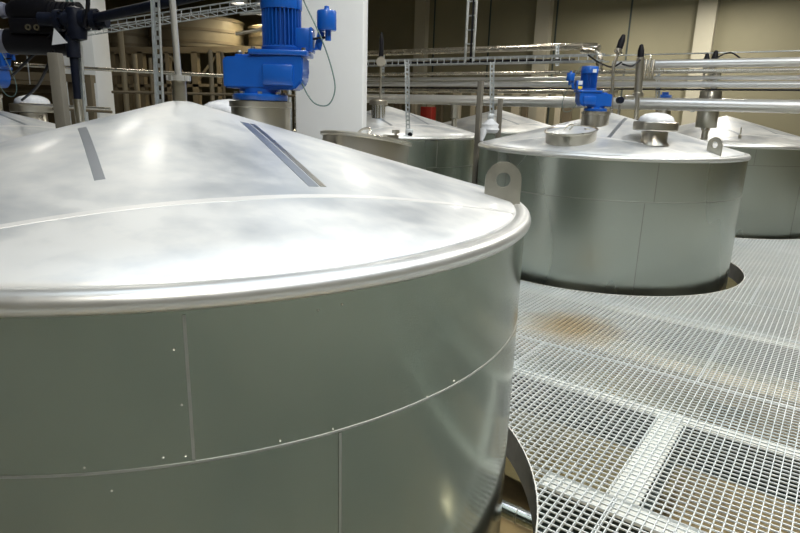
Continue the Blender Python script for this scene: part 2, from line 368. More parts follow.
make_tank('farthest tank seen between the two hanging strut channels below the pipes', CC, seams=((-90, .85, 1.2),), lids='far', rot=math.radians(-50))
make_tank('tank at the far left edge behind the foreground lid, only its dull lid showing', DC, seams=((-30, .85, 1.2),), lids='far', collar=(.13, .50), neck=(.27, 1.0), rot=math.radians(-20))
dd = make_drive('dark blue motor cut by the left edge of the photo', (DC.x + .10, DC.y + .50, 1.636))

# weld spatter on the foreground shell, part of the tank
mb = MB()
for a, z in ((-88, .858), (-80, .862), (-71.9, 1.12), (-71.6, .99), (-71.6, .865), (-73.5, .868), (-63, .86), (-57.5, .856), (-78, .80), (-50, .85), (-45, .853), (-40, .86), (-59, 1.17), (-56.5, 1.175)):
    a = math.radians(a); p = Vector((RT * math.cos(a), RT * math.sin(a), z + 3.0)); mb.lathe([(0, -.003), (.0035, 0), (0, .004)], p, 8)
mb.build('weld_spatter', M['lugsteel'], tn)['kind'] = 'stuff'

# fitting with a vertical pipe on the tip of the foreground lid
t = tag(empty('riser_pipe', (NC.x, NC.y, 1.62)), 'thin polished pipe rising from the tip of the foreground lid', 'pipe')
MB().lathe([(0, 0), (.028, 0), (.028, .085), (0, .085)], n=24).build('socket', M['steel'], t)
mb = MB().lathe([(0, .083), (.043, .083), (.043, .103), (0, .103)], n=28)
for k in range(10): mb.box((.042 * math.cos(k * .628), .042 * math.sin(k * .628), .093), (.012, .008, .018), k * .628)
mb.build('slotted_nut', M['rim'], t)
MB().tube([(0, 0, .10), (-.012, 0, .8), (-.02, 0, 4.4)], .0125, 16).build('pipe', M['rim'], t)

# ------------------------------------------------------------------ valve and instrument fittings on the far tanks
def head_valve(label, base, top, r, capr, blk=.13, group=None):
    base, top = Vector(base), Vector(top); t = tag(empty('valve_riser', base), label, 'valve', group); d = top - base; L = d.length; u = d / L
    q = u.to_track_quat('Z', 'Y').to_matrix()
    MB().tube([(0, 0, 0), d * .45], r * .55, 12).build('pipe', M['steel'], t)
    MB().lathe([(0, L * .42), (r * 1.4, L * .42), (r * 1.4, L * .46), (r, L * .47), (r, L - blk - .02), (0, L - blk)], n=20, rot=q).build('valve_body', M['steel'], t)
    MB().lathe([(0, L - blk - .03), (capr, L - blk - .03), (capr, L - blk * .55), (capr * .55, L - .01), (0, L)], n=20, rot=q).build('valve_cap', M['black'], t)
    return t
z_on = lambda c, p: zc(math.hypot(p[0] - c[0], p[1] - c[1]))
p = at(612.5, 106, 7.2); p.z = z_on(FC, p) - .02
mid = at(613.5, 66, 7.2)
head_valve('slanted steel valve with black cap rising just right of the small blue motor', mid, at(624, 34, 7.2), .034, .036)
t = tag(empty('standpipe', p), 'slim standpipe on the tank right of centre, carrying the slanted valve', 'pipe')
MB().tube([(0, 0, 0), mid - p], .018, 12).build('pipe', M['steel'], t)
b0 = at(637, 118, 7.45); b0.z = z_on(FC, b0) - .02
t = head_valve('upright steel valve with black cap behind the wide capped vent', b0, at(641.5, 44, 7.45), .045, .036)
t = tag(empty('sensor_cluster', at(649, 70, 7.45)), 'cluster of three small steel sensors beside the upright black capped valve', 'sensor')
for i, dx in enumerate((-.045, .0, .045)):
    MB().lathe([(0, -.12), (.016, -.12), (.016, .10 + .03 * (i == 1)), (.008, .12 + .04 * (i == 1)), (0, .12 + .05 * (i == 1))], (dx, 0, 0), 12).build('sensor', M['steel'], t)
MB().bar((-.10, 0, -.11), (.08, 0, -.11), .05, .02).build('bracket', M['steel'], t)
# actuator with dark lens right of the motor
t = tag(empty('actuator', at(620, 100, 6.9)), 'small dark round actuator beside the blue motor, under the pipes', 'valve')
MB().lathe([(0, -.04), (.034, -.04), (.038, -.03), (.038, .03), (.03, .04), (0, .04)], n=24, rot=Matrix.Rotation(PI / 2, 3, 'X')).build('actuator_body', M['navy'], t)
MB().tube([(0, 0, -.05), (0, 0, -.21)], .012, 10).build('stem', M['steel'], t)
MB().box((.10, 0, .03), (.10, .05, .05), bevel=.01).build('bracket', M['steel'], t)
# filter canister on the right-edge tank
p = Vector((TC.x - .755, TC.y - .93, 0)); p.z = z_on(TC, p) - .02
t = tag(empty('canister', p), 'polished upright canister on the right-edge tank, crossed by the pipes', 'canister')
MB().lathe([(0, 0), (.055, 0), (.055, .02), (.042, .03), (.042, .13), (.058, .14), (.058, .17), (0, .17)], n=24).build('stub', M['steel'], t)
MB().lathe([(0, .165), (.135, .17), (.14, .18), (.14, .66), (.135, .67), (.0, .68)], n=32).build('canister_body', M['steel'], t)
MB().lathe([(0, .67), (.045, .67), (.045, .86), (.07, .87), (.07, .9), (0, .9)], (.03, 0, 0), 20).build('outlet', M['bright'], t)
for i, (u, v) in enumerate(((707.5, 53), (716.5, 50))):
    top = at(u, v, p.y); head_valve(('left' if i == 0 else 'right') + ' of two black capped valves standing behind the pipes at the right', (top.x - .05 * i, top.y, 2.02), top, .03, .04, .14)
p = at(739.5, 139, 8.6); p.z = z_on(TC, p) - .01
t = tag(MB().lathe([(0, 0), (.02, 0), (.02, .05), (.009, .06), (.009, .16), (0, .165)], n=14).build('level_probe', M['steel'], loc=p), 'thin probe pin standing on the right-edge tank lid', 'probe')
# B tank apex fitting
p = Vector((BC.x - .12, BC.y - .55, 0)); p.z = z_on(BC, p) - .02
t = tag(empty('vent_stub', p), 'short vent with round flange beside the white column, lower part shiny', 'vent')
MB().lathe([(0, 0), (.10, 0), (.10, .19), (0, .19)], n=28).build('neck', M['bright'], t)
MB().lathe([(0, .18), (.13, .18), (.13, .235), (.09, .26), (0, .27)], n=28).build('flange', M['steel'], t)
p = at(454, 128, 11.4); p.z = z_on(CC, p) - .02
t = tag(empty('vent_stub', p), 'slim shiny sleeve on the farthest tank, left of its tip', 'vent')
MB().lathe([(0, 0), (.05, 0), (.05, .16), (.085, .17), (.085, .5), (0, .52)], n=24).build('neck', M['steel'], t)

# ------------------------------------------------------------------ walkway grating (the floor), beams and lower floor
PITCHG = .038
cols = [(-.56, 4.85, .40)]
holes = [(c.x, c.y, 1.546) for c in (NC, FC, TC, BC, CC, DC)] + cols
holes_r = [(Vector((x, y, 0)).dot(E1), Vector((x, y, 0)).dot(E2), r) for x, y, r in holes]
def cuts(lo, hi, axis, q):
    seg = [(lo, hi)]
    for ha, hb, r in holes_r:
        c, o = (ha, hb) if axis == 0 else (hb, ha)
        if abs(q - o) >= r: continue
        h = math.sqrt(r * r - (q - o) ** 2); new = []
        for a, b in seg:
            if c + h <= a or c - h >= b: new.append((a, b)); continue
            if c - h > a: new.append((a, c - h))
            if c + h < b: new.append((c + h, b))
        seg = new
    return [s for s in seg if s[1] - s[0] > .004]
mb = MB(); A0, A1, B0, B1 = -12.0, 5.0, -4.0, 15.0
def quadbar(a0, b0, a1, b1, w, zt, zb):
    if a0 == a1: o = E1 * w / 2
    else: o = E2 * w / 2
    p, q = R(a0, b0), R(a1, b1); bm = mb.bm
    v = [bm.verts.new(x + Vector((0, 0, z))) for x, z in ((p - o, zb), (p - o, zt), (p + o, zt), (p + o, zb), (q - o, zb), (q - o, zt), (q + o, zt), (q + o, zb))]
    bm.faces.new((v[0], v[1], v[5], v[4])); bm.faces.new((v[1], v[2], v[6], v[5])); bm.faces.new((v[2], v[3], v[7], v[6])); bm.faces.new((v[3], v[0], v[4], v[7]))
nb = int((B1 - B0) / PITCHG)
for i in range(nb):
    b = B0 + i * PITCHG
    for s in cuts(A0, A1, 0, b): quadbar(s[0], b, s[1], b, .0050, 0, -.007)
for i in range(int((A1 - A0) / PITCHG)):
    a = A0 + i * PITCHG
    for s in cuts(B0, B1, 1, a): quadbar(a, s[0], a, s[1], .0042, 0, -.020)
# panel joints: doubled edge bars
for b in (2.42, 3.93, 5.2, 6.02, 7.2, 8.4, 9.6):
    for s in cuts(A0, A1, 0, b): quadbar(s[0], b, s[1], b, .006, .0, -.012)
for i, b in enumerate((1.4, 2.42, 3.93, 5.2, 6.02, 7.2, 8.4, 9.6)):
    b2 = (2.42, 3.93, 5.2, 6.02, 7.2, 8.4, 9.6, 11)[i]
    for k in range(-4, 3):
        a = k * 2.0 + (.42 if i % 2 else -.55) + .013 * i; a = round((a - A0) / PITCHG) * PITCHG + A0 + .012
        for s_ in cuts(b, b2, 1, a): quadbar(a, s_[0], a, s_[1], .0042, 0, -.02)
o = struct(mb.build('floor', M['grating'], sharp=False, fix=False))
for i, (hx, hy, r) in enumerate(holes[:6]):
    struct(MB().lathe([(1.5462, -.17), (1.5522, -.17), (1.5522, .003), (1.5462, .003)], (hx, hy, 0), 128, closed=True).build('trim_%d' % (i + 1), M['beam']))

def ibeam(a, b, label, h=.26, w=.105, zt=-.034, m='beam'):
    d = (b - a); t = tag(empty('support_beam', (a + b) / 2 + Vector((0, 0, zt - h))), label, 'beam', 'steel beams under the walkway'); c = (a + b) / 2 * 1.0
    a_, b_ = a - c, b - c
    for nm, z, ww, hh, mm in (('top_flange', h - .006, w, .012, M[m]), ('bottom_flange', .006, w, .012, M['darkweb']), ('web', h / 2, .01, h - .024, M['darkweb'])):
        MB().bar(a_ + Vector((0, 0, z)), b_ + Vector((0, 0, z)), ww, hh).build(nm, mm, t)
    return t
def seg(b, lo=-12, hi=5):
    out = []
    for s in cuts(lo, hi, 0, b): out.append((R(s[0], b), R(s[1], b)))
    return out
names = {2.40: 'light grey beam under the grating nearest the bottom edge of the photo', 3.43: 'light grey beam under the grating running down right below the rust stain',
         5.18: 'beam under the grating close in front of the manhole tank', 8.75: 'beam under the grating between the manhole tank and the right-edge tank'}
for b, nm in names.items():
    for s in seg(b):
        if s[0].x > -3.5 or s[1].x > .2:
            dq = (s[1] - s[0]).normalized() * .07; ibeam(s[0] + dq, s[1] - dq, nm)
# pale duct under the grating
for s in cuts(-3, 5, 0, 4.25)[:1]:
    t = tag(MB().bar(R(-2.2, 4.235, -.12), R(4.5, 4.235, -.12), .17, .14).build('cable_duct', M['beige']), 'wide pale beige duct under the grating just below the rust stain', 'duct')
ibeam(R(-.535, 2.46), R(-.535, 3.37), 'short double light grey beam crossing between two longer beams under the grating', w=.13)
ibeam(R(.95, 2.46), R(.95, 3.37), 'short crossing beam under the grating at the right edge of the photo', w=.10)
# equipment under the grating
t = tag(empty('lower_machine', R(.13, 2.75, -3.0)), 'galvanised pipe stand seen through the grating at the bottom right corner', 'stand')
MB().box((0, 0, 1.1), (.10, .10, 2.2), A36).build('post', M['sign'], t)
MB().box((.16, -.05, 1.0), (.10, .3, 2.0), A36).build('side_panel', M['darkweb'], t)
MB().tube([(.0, .16, 2.0), (.0, .16, 2.3), (.3, .0, 2.3)], .03).build('elbow_pipe', M['zinc'], t)
MB().box((0, 0, 2.22), (.34, .24, .04), A36).build('top_plate', M['steel'], t)

# pipe in the gap beside the foreground tank
t = tag(empty('gap_pipe', (NC.x + 1.44, NC.y - .62, -.40)), 'short polished pipe crossing the gap beside the foreground tank', 'pipe')

def atz(u, v, z):
    d = cam_r * ((u - 400) / FPX) - cam_u * ((v - 266.5) / FPX) + fwd
    return Vector((0, 0, EYE)) + d * ((z - EYE) / d.z)
g0 = Vector((NC.x + 1.44, NC.y - .62, -.40))
o1, o2 = atz(497, 506, -.30) - g0, atz(540, 525, -.30) - g0
MB().tube([o1, o2], .040, 28).build('pipe', M['bright'], t)
MB().lathe([(.039, -.003), (.0425, -.003), (.0425, .003), (.039, .003)], o1.lerp(o2, .5), 28, (o2 - o1).to_track_quat('Z', 'Y').to_matrix(), closed=True).build('weld_ring', M['steel'], t)
def floor_box(name, a0, a1, b0, b1, z0, z1, m):
    c = R((a0 + a1) / 2, (b0 + b1) / 2, (z0 + z1) / 2)
    return MB().box(c, (a1 - a0, b1 - b0, z1 - z0), A36).build(name, m)
XA0, XA1, XB0, XB1, ZC = -26, 9, -8, 17.8, 7.6
struct(floor_box('floor_lower', XA0, XA1, XB0, XB1, -3.2, -3.0, M['lowfloor']))
struct(floor_box('wall_right', XA1, XA1 + .2, XB0, XB1, -3, ZC, M['wall']))
struct(floor_box('wall_left', XA0 - .2, XA0, XB0, XB1, -3, ZC, M['walldark']))
struct(floor_box('wall_front', XA0, XA1, XB0 - .2, XB0, -3, ZC, M['wall']))
struct(floor_box('wall_back', XA0, XA1, XB1, XB1 + .2, -3, ZC, M['wall']))
# pilasters and panel joints on the back wall
n = 1
for k in range(-3, 3):
    a = -12.55 + 4.6 * (k) + .0
for i, u in enumerate((423, 544, 704.5)):
    p = at2(u, 40, XB1); a = p.dot(E1)
    struct(floor_box('trim_%d' % (10 + i), a - .22, a + .22, XB1 - .22, XB1, -3, ZC, M['pilaster']))
for i, u in enumerate((434, 489, 555, 628)):
    p = at2(u, 40, XB1); a = p.dot(E1)
    struct(floor_box('trim_%d' % (20 + i), a - .02, a + .02, XB1 - .03, XB1, -3, ZC, M['darkweb']))
# ceiling with unseen skylight openings, placed to brighten the lids and column
mb = MB(); sky = [(-4.0, -2.4), (-.8, 1.6), (3.0, 5.4)]
SB0, SB1 = -.5, 7.0
def cb(a0, a1, b0, b1): mb.box(R((a0 + a1) / 2, (b0 + b1) / 2, ZC + .1), (a1 - a0, b1 - b0, .2), A36)
cb(XA0, XA1, XB0, SB0); cb(XA0, XA1, SB1, XB1)
prev = XA0
for a0, a1 in sky: cb(prev, a0, SB0, SB1); prev = a1
cb(prev, XA1, SB0, SB1)
struct(mb.build('ceiling', M['ceil']))
for i, (a0, a1) in enumerate(sky):
    fr = MB()
    for b in (SB0, SB0 + 1.9, SB0 + 3.75, SB0 + 5.6, SB1): fr.box(R((a0 + a1) / 2, b, ZC + .1), (a1 - a0, .08, .12), A36)
    struct(fr.build('window_%d' % (i + 1), M['pilaster']))
    ld = bpy.data.lights.new('skylight_portal', 'AREA'); ld.shape = 'RECTANGLE'; ld.size = a1 - a0; ld.size_y = SB1 - SB0; ld.cycles.is_portal = True
    lo = bpy.data.objects.new('skylight_portal', ld); C.objects.link(lo); lo.location = R((a0 + a1) / 2, (SB0 + SB1) / 2, ZC + .21); lo.rotation_euler = (0, 0, A36)

# ------------------------------------------------------------------ white columns
def column(label, c, w, name='column'):
    t = tag(MB().box((c[0], c[1], (ZC - 3) / 2), (w, w, ZC + 3), bevel=.012).build(name, M['white']), label, 'column'); return t
column('broad smooth white column behind the large blue motor', (-.56, 4.85), .50)
# narrow hooks on the column corner
t = tag(empty('second_column', (-4.73, 9.3, -3)), 'white column at upper left behind the black pipe, with conduits down its face', 'column')
MB().box((0, 0, (ZC + 3) / 2), (.52, .5, ZC + 3), bevel=.01).build('shaft', M['white'], t)
for dx in (-.03, .035): MB().tube([(dx, -.28, 1.0), (dx, -.28, ZC + 2)], .018, 10).build('conduit', M['cable'], t)

# ------------------------------------------------------------------ pipe rack across the back
def rpipe(label, b, z, r, a0, a1, m, n=20, cat='pipe'):
    return tag(MB().tube([R(a0, b, z), R(a1, b, z)], r, n).build('process_pipe', M[m]), label, cat)
EB = 9.3
t = empty('insulated_pipe', R(-5, EB, 1.765)); tag(t, 'thick bright clad pipe, lowest of the long horizontal pipes', 'pipe')
MB().tube([Vector(E1 * -4), Vector(E1 * 8)], .084, 28).build('pipe', M['pipe'], t)
for k in range(14): MB().lathe([(.083, -.012), (.087, -.012), (.087, .012), (.083, .012)], E1 * (-3.6 + k * .82), 28, Matrix.Rotation(A36, 3, 'Z') @ Matrix.Rotation(PI / 2, 3, 'Y'), closed=True).build('joint_band', M['pipe'], t)
rpipe('medium bright pipe second from the bottom, above the thin black line', EB + .05, 2.035, .043, -9, 3, 'pipe')
rpipe('thin black line between the two lowest long pipes', EB - .03, 1.965, .013, -9, 3, 'black', 10)
rpipe('slim bright pipe third from the bottom of the long pipes', EB + .16, 2.125, .030, -9, 3, 'pipe')
rpipe('thin tarnished pipe under the top thick pipe at the right', EB - .08, 2.20, .028, -9, 3, 'pipe2')
rpipe('thick bright pipe on top of the bundle at the right', EB, 2.305, .056, -3.0, 3, 'pipe', 28)
rpipe('slim brown pipe low behind the bundle at the left', EB + .35, 1.93, .035, -9, -3, 'pipe2')
# pale top pipe with bends
q0 = at2(365, 53.5, EB + .35); q1 = at2(575, 46.5, EB + .35); q2 = at2(583, 50, EB + .2); q3 = at2(597, 53, EB + .1); q4 = at2(599, 72, EB + .1)
t = tag(MB().tube(spline([q0 - (q1 - q0) * .25, q0, q1, q2, at2(592, 50.5, EB + .15), q3, at2(599.5, 60, EB + .1), q4], 8), .052, 20).build('top_pipe', M['pipe2']), 'highest long pipe left of the small blue motor, ending in downward bends', 'pipe')
# wall side rails behind the pipes at the right
for i, (z, lab) in enumerate(((2.62, 'thin upper rail high behind the pipes at the right'), (2.40, 'thin lower rail behind the pipes at the right'))):
    t = tag(MB().tube([R(-4.2, EB + 3.5, z + .12), R(2, EB + 3.5, z + .12)], .012, 8).build('guard_rail', M['zinc']), lab, 'rail')
# cable tray
t = tag(empty('cable_tray', R(-7.0, EB - .1, 2.36)), 'galvanised cable tray with dark cables running above the pipes in the middle', 'tray')
for z in (0, .09): MB().bar(E1 * -2 + Vector((0, 0, z)), E1 * 3.9 + Vector((0, 0, z)), .012, .022).build('side_rail', M['zinc'], t)
for z in (0, .09): MB().bar(E1 * -2 + E2 * .22 + Vector((0, 0, z)), E1 * 3.9 + E2 * .22 + Vector((0, 0, z)), .012, .022).build('side_rail', M['zinc'], t)
mb = MB()
for k in range(42): mb.bar(E1 * (-1.95 + k * .14) + Vector((0, 0, 0)), E1 * (-3.95 + k * .14) + E2 * .22, .012, .012); mb.bar(E1 * (-1.95 + k * .14), E1 * (-1.95 + k * .14) + Vector((0, 0, .09)), .01, .01, (0, 1, 0))
mb.build('rungs', M['zinc'], t)
mb = MB()
for k in range(4):
    mb.tube(spline([E1 * (-2 + .6 * j) + E2 * (.04 + k * .045) + Vector((0, 0, .028 + .012 * math.sin(j * 1.9 + k * 2))) for j in range(10)], 3), .014, 8)
mb.build('cables', M['black'], t)

def strut(label, top, bot, w=.045, holes=True, name='strut_channel'):
    top, bot = Vector(top), Vector(bot); d = (top - bot); L = d.length; u = d.normalized(); t = tag(empty(name, bot), label, 'strut')
    # slotted channel: two edge strips joined by webs between the slots, plus side flanges
    s = Vector((1, 0, 0)); s = (s - u * s.dot(u)).normalized(); bk = u.cross(s)
    mb = MB()
    for q in (-1, 1):
        mb.bar(s * q * w * .34, s * q * w * .34 + d, w * .32, .004, bk); mb.bar(s * q * w / 2 + bk * -.015, s * q * w / 2 + bk * -.015 + d, .03, .004, s)
    k = 0
    while k * .055 < L - .03:
        mb.bar(u * (k * .055), u * (k * .055 + .024), w * .5, .004, bk); k += 1
    mb.build('channel', M['zinc'], t); return t
strut('perforated strut rising behind the foreground lid, left of the lid tip', at(158.5, -12, 4.0) + Vector((0, 0, .6)), at(161, 112, 4.0))
t = strut('long perforated strut hanging from the tray onto the rim of the grey tank', at(407, 60, 8.12), at(408, 134, 8.12), .055)
t = strut('shorter perforated strut hanging from the tray left of the manhole tank', at(492, 62, 7.6), at(491.5, 126, 7.6), .05)
# valve box at the foot of the long strut
t = tag(empty('valve_box', at(409, 139, 8.10)), 'small grey valve box at the foot of the long hanging strut', 'valve')
MB().box((0, 0, .06), (.10, .07, .14), bevel=.01).build('box', M['zinc'], t)
MB().lathe([(0, 0), (.03, 0), (.03, .03), (0, .03)], (.01, -.035, .06), 16, Matrix.Rotation(PI / 2, 3, 'X')).build('dial', M['black'], t)
MB().tube([(0, 0, -.02), (0, 0, 0)], .02, 12).build('stem', M['steel'], t)
t = tag(empty('wrapped_valve', at(490, 131, 7.6)), 'valve wrapped in clear plastic film at the left edge of the manhole tank', 'valve')
MB().lathe([(0, -.01), (.09, -.02), (.115, .02), (.10, .05), (.105, .08), (.06, .12), (.03, .15), (0, .15)], n=14).build('plastic_wrap', M['plastic'], t)
MB().tube([(-.08, -.05, .02), (-.11, -.09, -.12)], [.05, .02], 10).build('wrap_tail', M['plastic'], t)
MB().box((.0, 0, .16), (.08, .06, .10), bevel=.01).build('valve_body', M['zinc'], t)
# ladder from the ceiling to the tray
p = at2(469, 64, EB - .05)
t = tag(empty('vertical_cable_ladder', (p.x, p.y, p.z)), 'vertical galvanised cable ladder dropping from the ceiling to the tray', 'tray')
for s in (-1, 1): MB().bar(E1 * .08 * s, E1 * .08 * s + Vector((0, 0, 5.0)), .02, .05, E2).build('side_rail', M['zinc'], t)
mb = MB()
for k in range(22): mb.bar(E1 * -.08 + Vector((0, 0, .1 + k * .22)), E1 * .08 + Vector((0, 0, .1 + k * .22)), .02, .02)
mb.build('rungs', M['zinc'], t)
MB().tube([(.02, -.02, 0), (.02, -.02, 5)], .02, 8).build('cable', M['black'], t)
# tray supports behind
for i, (u, lab) in enumerate(((481, 'taller square steel post between the grey tank and the manhole tank'), (500.5, 'shorter square steel post just behind the wrapped valve'))):
    b = 6.9 if i == 0 else 8.7
    top = at2(u, 81 if i == 0 else 99, b); base = Vector((top.x, top.y, 0))
    t = tag(empty('square_post', base), lab, 'post')
    MB().box((0, 0, top.z / 2), (.062, .062, top.z), A36, bevel=.004).build('shaft', M['greige'], t); MB().box((0, 0, .008), (.16, .16, .016), A36).build('foot_plate', M['greige'], t)
# tray hanger uprights
for i, (u, v0, v1) in enumerate(((383, 56, 110), (557, 44, 66), (657.5, 66, 100), (692, 100, 112))):
    a = at2(u, v0, EB + .25); b = at2(u, v1, EB + .25)
    strut(('leftmost', 'second', 'third', 'rightmost')[i] + ' short hanger crossing the long pipes', a, b, .05, name='pipe_hanger')
t = tag(empty('pipe_valve', at2(381, 62, EB - .2)), 'small upright valve with dark tip on the highest pipe beside the white column', 'valve')
MB().tube([(0, 0, -1.0), (0, 0, .12)], .022, 12).build('stem', M['steel'], t); MB().lathe([(0, .10), (.045, .10), (.045, .36), (.02, .5), (0, .52)], n=16).build('cap', M['black'], t)
MB().lathe([(0, -.06), (.085, -.06), (.085, .06), (0, .06)], n=20, rot=Matrix.Rotation(PI / 2, 3, 'X')).build('valve_body', M['steel'], t)
# cables drooping between the valves
for lab, pts in (('black cable drooping from the bent pipe down to the slanted valve', [at(588, 55, 7.6), at(600, 63, 7.5), at(612, 67, 7.3), at(622, 62, 7.25)]),
                 ('black cable looping between the slanted and upright black capped valves', [at(622, 64, 7.3), at(632, 66, 7.3), at(640, 60, 7.4)]),
                 ('grey cable curling from the right hand black capped valve', [at(717, 58, 8.7), at(724, 54, 8.7), at(732, 53, 8.7), at(740, 58, 8.7)])):
    tag(MB().tube(spline(pts, 8), .010, 8).build('cable', M['black']), lab, 'cable')
t = tag(empty('distant_drive', at2(665, 98, 14.2)), 'small blue motor far behind the pipes, right of the upright valve', 'motor')
MB().box((0, 0, 0), (.24, .2, .13), A36, bevel=.02).build('gearbox', M['blue'], t); MB().lathe([(0, .05), (.07, .05), (.07, .12), (0, .12)], n=20).build('motor', M['blue'], t)
MB().lathe([(0, -.9), (.16, -.9), (.16, -.06), (0, -.06)], n=24).build('stand', M['steel'], t)

# pale posts along the foot of the back wall
for i in range(16):
    u = 398 + i * 14.2 + (i % 3) * 2.5
    p = at2(u, 100, XB1 - .8)
    tag(MB().box((p.x, p.y, -.4), (.16 if i % 2 else .26, .12, 5.2), A36).build('wall_post', M['beige' if i % 3 else 'tan']), 'pale upright post seen in the gap under the long pipes against the back wall', 'post', 'posts along the back wall')
p = at2(428, 118, XB1 - 1.2)
tag(MB().box(p, (.42, .3, .7), A36, bevel=.02).build('red_cabinet', M['orange']), 'small dark red cabinet low under the pipes right of the long strut', 'cabinet')

# ------------------------------------------------------------------ upper left: frame, silos, rails and black pipework
t = tag(empty('support_frame', (-7, 14, -3)), 'tan steel frame with diagonal braces carrying the silos at upper left', 'frame')
O = Vector((-7, 14, -3))
def fp(u, v, Y=14.0): return at(u, v, Y) - O
for u, w in ((113, .13), (127, .08), (141, .12), (168, .08), (195, .13), (219, .08), (243, .13), (264, .08), (286, .12)):
    a = fp(u, 52); MB().box((a.x, a.y, (a.z) / 2), (w, .2, a.z)).build('upright', M['tan'], t)
for v0, v1, h in ((51, 49, .13), (86, 85, .06)):
    MB().bar(fp(100, v0), fp(300, v1), .2, h).build('cross_beam', M['tan'], t)
for a, b in (((131, 62), (145, 83)), ((151, 83), (168, 55)), ((170, 55), (190, 83)), ((196, 83), (217, 55)), ((222, 55), (240, 83)), ((245, 83), (262, 58)), ((113, 83), (124, 56))):
    MB().bar(fp(*a), fp(*b), .05, .05, (0, 1, 0)).build('brace', M['tansilo'], t)
for i, (u0, u1, v, lab) in enumerate(((110, 148, 22, 'left'), (158, 243, 17, 'middle'), (250, 300, 26, 'right'))):
    a, b = at(u0, 50, 15.6), at(u1, 50, 15.6); r = (b.x - a.x) / 2; c = (a + b) / 2; zt = at((u0 + u1) / 2, v, 15.6).z - c.z
    t = tag(empty('silo', c), lab + ' tan silo standing on the steel frame at upper left', 'silo')
    MB().lathe([(0, 0), (r, 0), (r, zt * .86), (r * .93, zt * .93), (r * .5, zt), (0, zt)], n=40).build('silo_body', M['tansilo'], t)
    for q in (.15, .5, .84): MB().lathe([(r - .01, zt * q - .03), (r + .02, zt * q - .03), (r + .02, zt * q + .03), (r - .01, zt * q + .03)], n=40, closed=True).build('hoop', M['tan'], t)
# process pipes behind the motor on the left
for i, (a, b, Y, r, m) in enumerate((((15, 64.5), (262, 78), 6.4, .018, 'pipe2'), ((20, 104), (110, 109), 6.0, .016, 'steel'), ((112, 92), (303, 96), 9.0, .02, 'tan'), ((40, 108), (112, 112), 6.2, .014, 'tan'), ((236, 34), (303, 22), 11, .03, 'steel'), ((236, 72), (303, 62), 11, .03, 'pipe2'), ((240, 14), (303, 10), 12, .03, 'zinc'))):
    lab = ('long thin brass coloured rail crossing behind the tip of the foreground lid', 'upper short rail low at the left behind the black post', 'brown rail low behind the tip of the foreground lid', 'lower short rail low at the left behind the black post',
           'grey pipe between the big blue motor and white column, middle one', 'tarnished pipe between the big blue motor and white column, lowest one', 'grey pipe between the big blue motor and white column, highest one')[i]
    tag(MB().tube([at(*a, Y), at(*b, Y)], r, 10).build('rail_pipe', M[m]), lab, 'pipe')
for i, u in enumerate((288, 295)):
    a = at(u, 15, 10.5); tag(MB().tube([(a.x, a.y, -2.9), a], .04, 10).build('upright_pipe', M['pipe2' if i else 'zinc']), ('left', 'right')[i] + ' upright pipe just left of the broad white column', 'pipe')
for i, (u, v0, v1, Y, rr, m, lab) in enumerate(((120, 30, 118, 10.5, .045, 'tansilo', 'tan upright pipe just right of the second white column'), (150, 58, 112, 11, .03, 'tan', 'thin brown upright pipe left of the perforated strut'),
        (210, 50, 102, 11, .04, 'tansilo', 'tan upright pipe just left of the big blue motor'), (222, 52, 104, 12, .03, 'tan', 'thin brown upright pipe touching the left end of the big gearbox'), (134, 54, 112, 12, .05, 'tansilo', 'broad tan upright pipe between column and perforated strut'))):
    a = at(u, v0, Y); tag(MB().tube([(a.x, a.y, -2.9), a], rr, 12).build('upright_pipe', M[m]), lab, 'pipe')
for i, (u0, u1, v0, v1, Y, lab) in enumerate(((0, 78, 82, 84, 9.5, 'highest of the brown shelves low at the far left'), (0, 70, 90, 92, 9.8, 'middle of the brown shelves low at the far left'), (112, 158, 74, 75, 12.5, 'short brown ledge behind the perforated strut'))):
    a, b = at(u0, v0, Y), at(u1, v1, Y); tag(MB().bar(a, b, .4, .05).build('shelf', M['tan']), lab, 'shelf')
# posts at left
def post(label, u, v0, v1, Y, w, m, name='post'):
    a = at(u, v0, Y); b = at(u + (v1 - v0) * .0, v1, Y)
    t = tag(empty(name, (a.x, a.y, 0)), label, 'post')
    MB().box((0, 0, a.z / 2), (w, w, a.z), bevel=.006).build('shaft', M[m], t); MB().box((0, 0, .01), (w * 2, w * 2, .02)).build('foot_plate', M[m], t)
    return t
post('thick greige square post at upper left left of the black post', 55, 53, 140, 3.9, .068, 'greige')
post('slim brown post between the black post and the second white column', 89, 78, 140, 7.4, .075, 'tan')
post('short pale brown post left of the second white column', 70.5, 80, 140, 7.6, .06, 'tan')
tag(MB().bar(at(8, 75, 7.5), at(93, 79, 7.5), .12, .09).build('cross_bar', M['tan']), 'brown horizontal bar resting on the two slim posts at left', 'beam')
# black overhead pipework
t = tag(empty('overhead_pipe', at(100, 17, 4.3)), 'dark overhead pipe slanting up from the black valve to the top edge', 'pipe')
o = at(100, 17, 4.3)
MB().tube([at(60, 26, 4.45) - o, at(100, 17, 4.3) - o, at(215, -8, 3.9) - o], .031, 18).build('pipe', M['navy'], t)
MB().tube(spline([at(84, 27, 4.3) - o, at(88, 4, 4.3) - o, at(86, -30, 4.3) - o], 4), .014, 10).build('cable', M['black'], t)
t = tag(empty('black_valve', at(76, 20, 4.35)), 'black flanged valve where the dark overhead pipe meets the black post', 'valve'); t.scale = (.82, .82, .82)
mb = MB(); q = Matrix.Rotation(PI / 2, 3, 'Y')
for x in (-.14, -.05, .07, .16): mb.lathe([(0, -.02), (.085, -.02), (.085, .02), (0, .02)], (x, 0, x * .05), 24, q)
mb.tube([(-.3, 0, 0), (.26, 0, 0)], .055, 20); mb.lathe([(0, -.17), (.07, -.15), (.09, 0), (.07, .09), (0, .11)], (0, 0, 0), 20)
mb.build('valve_body', M['navy'], t)
bo = MB()
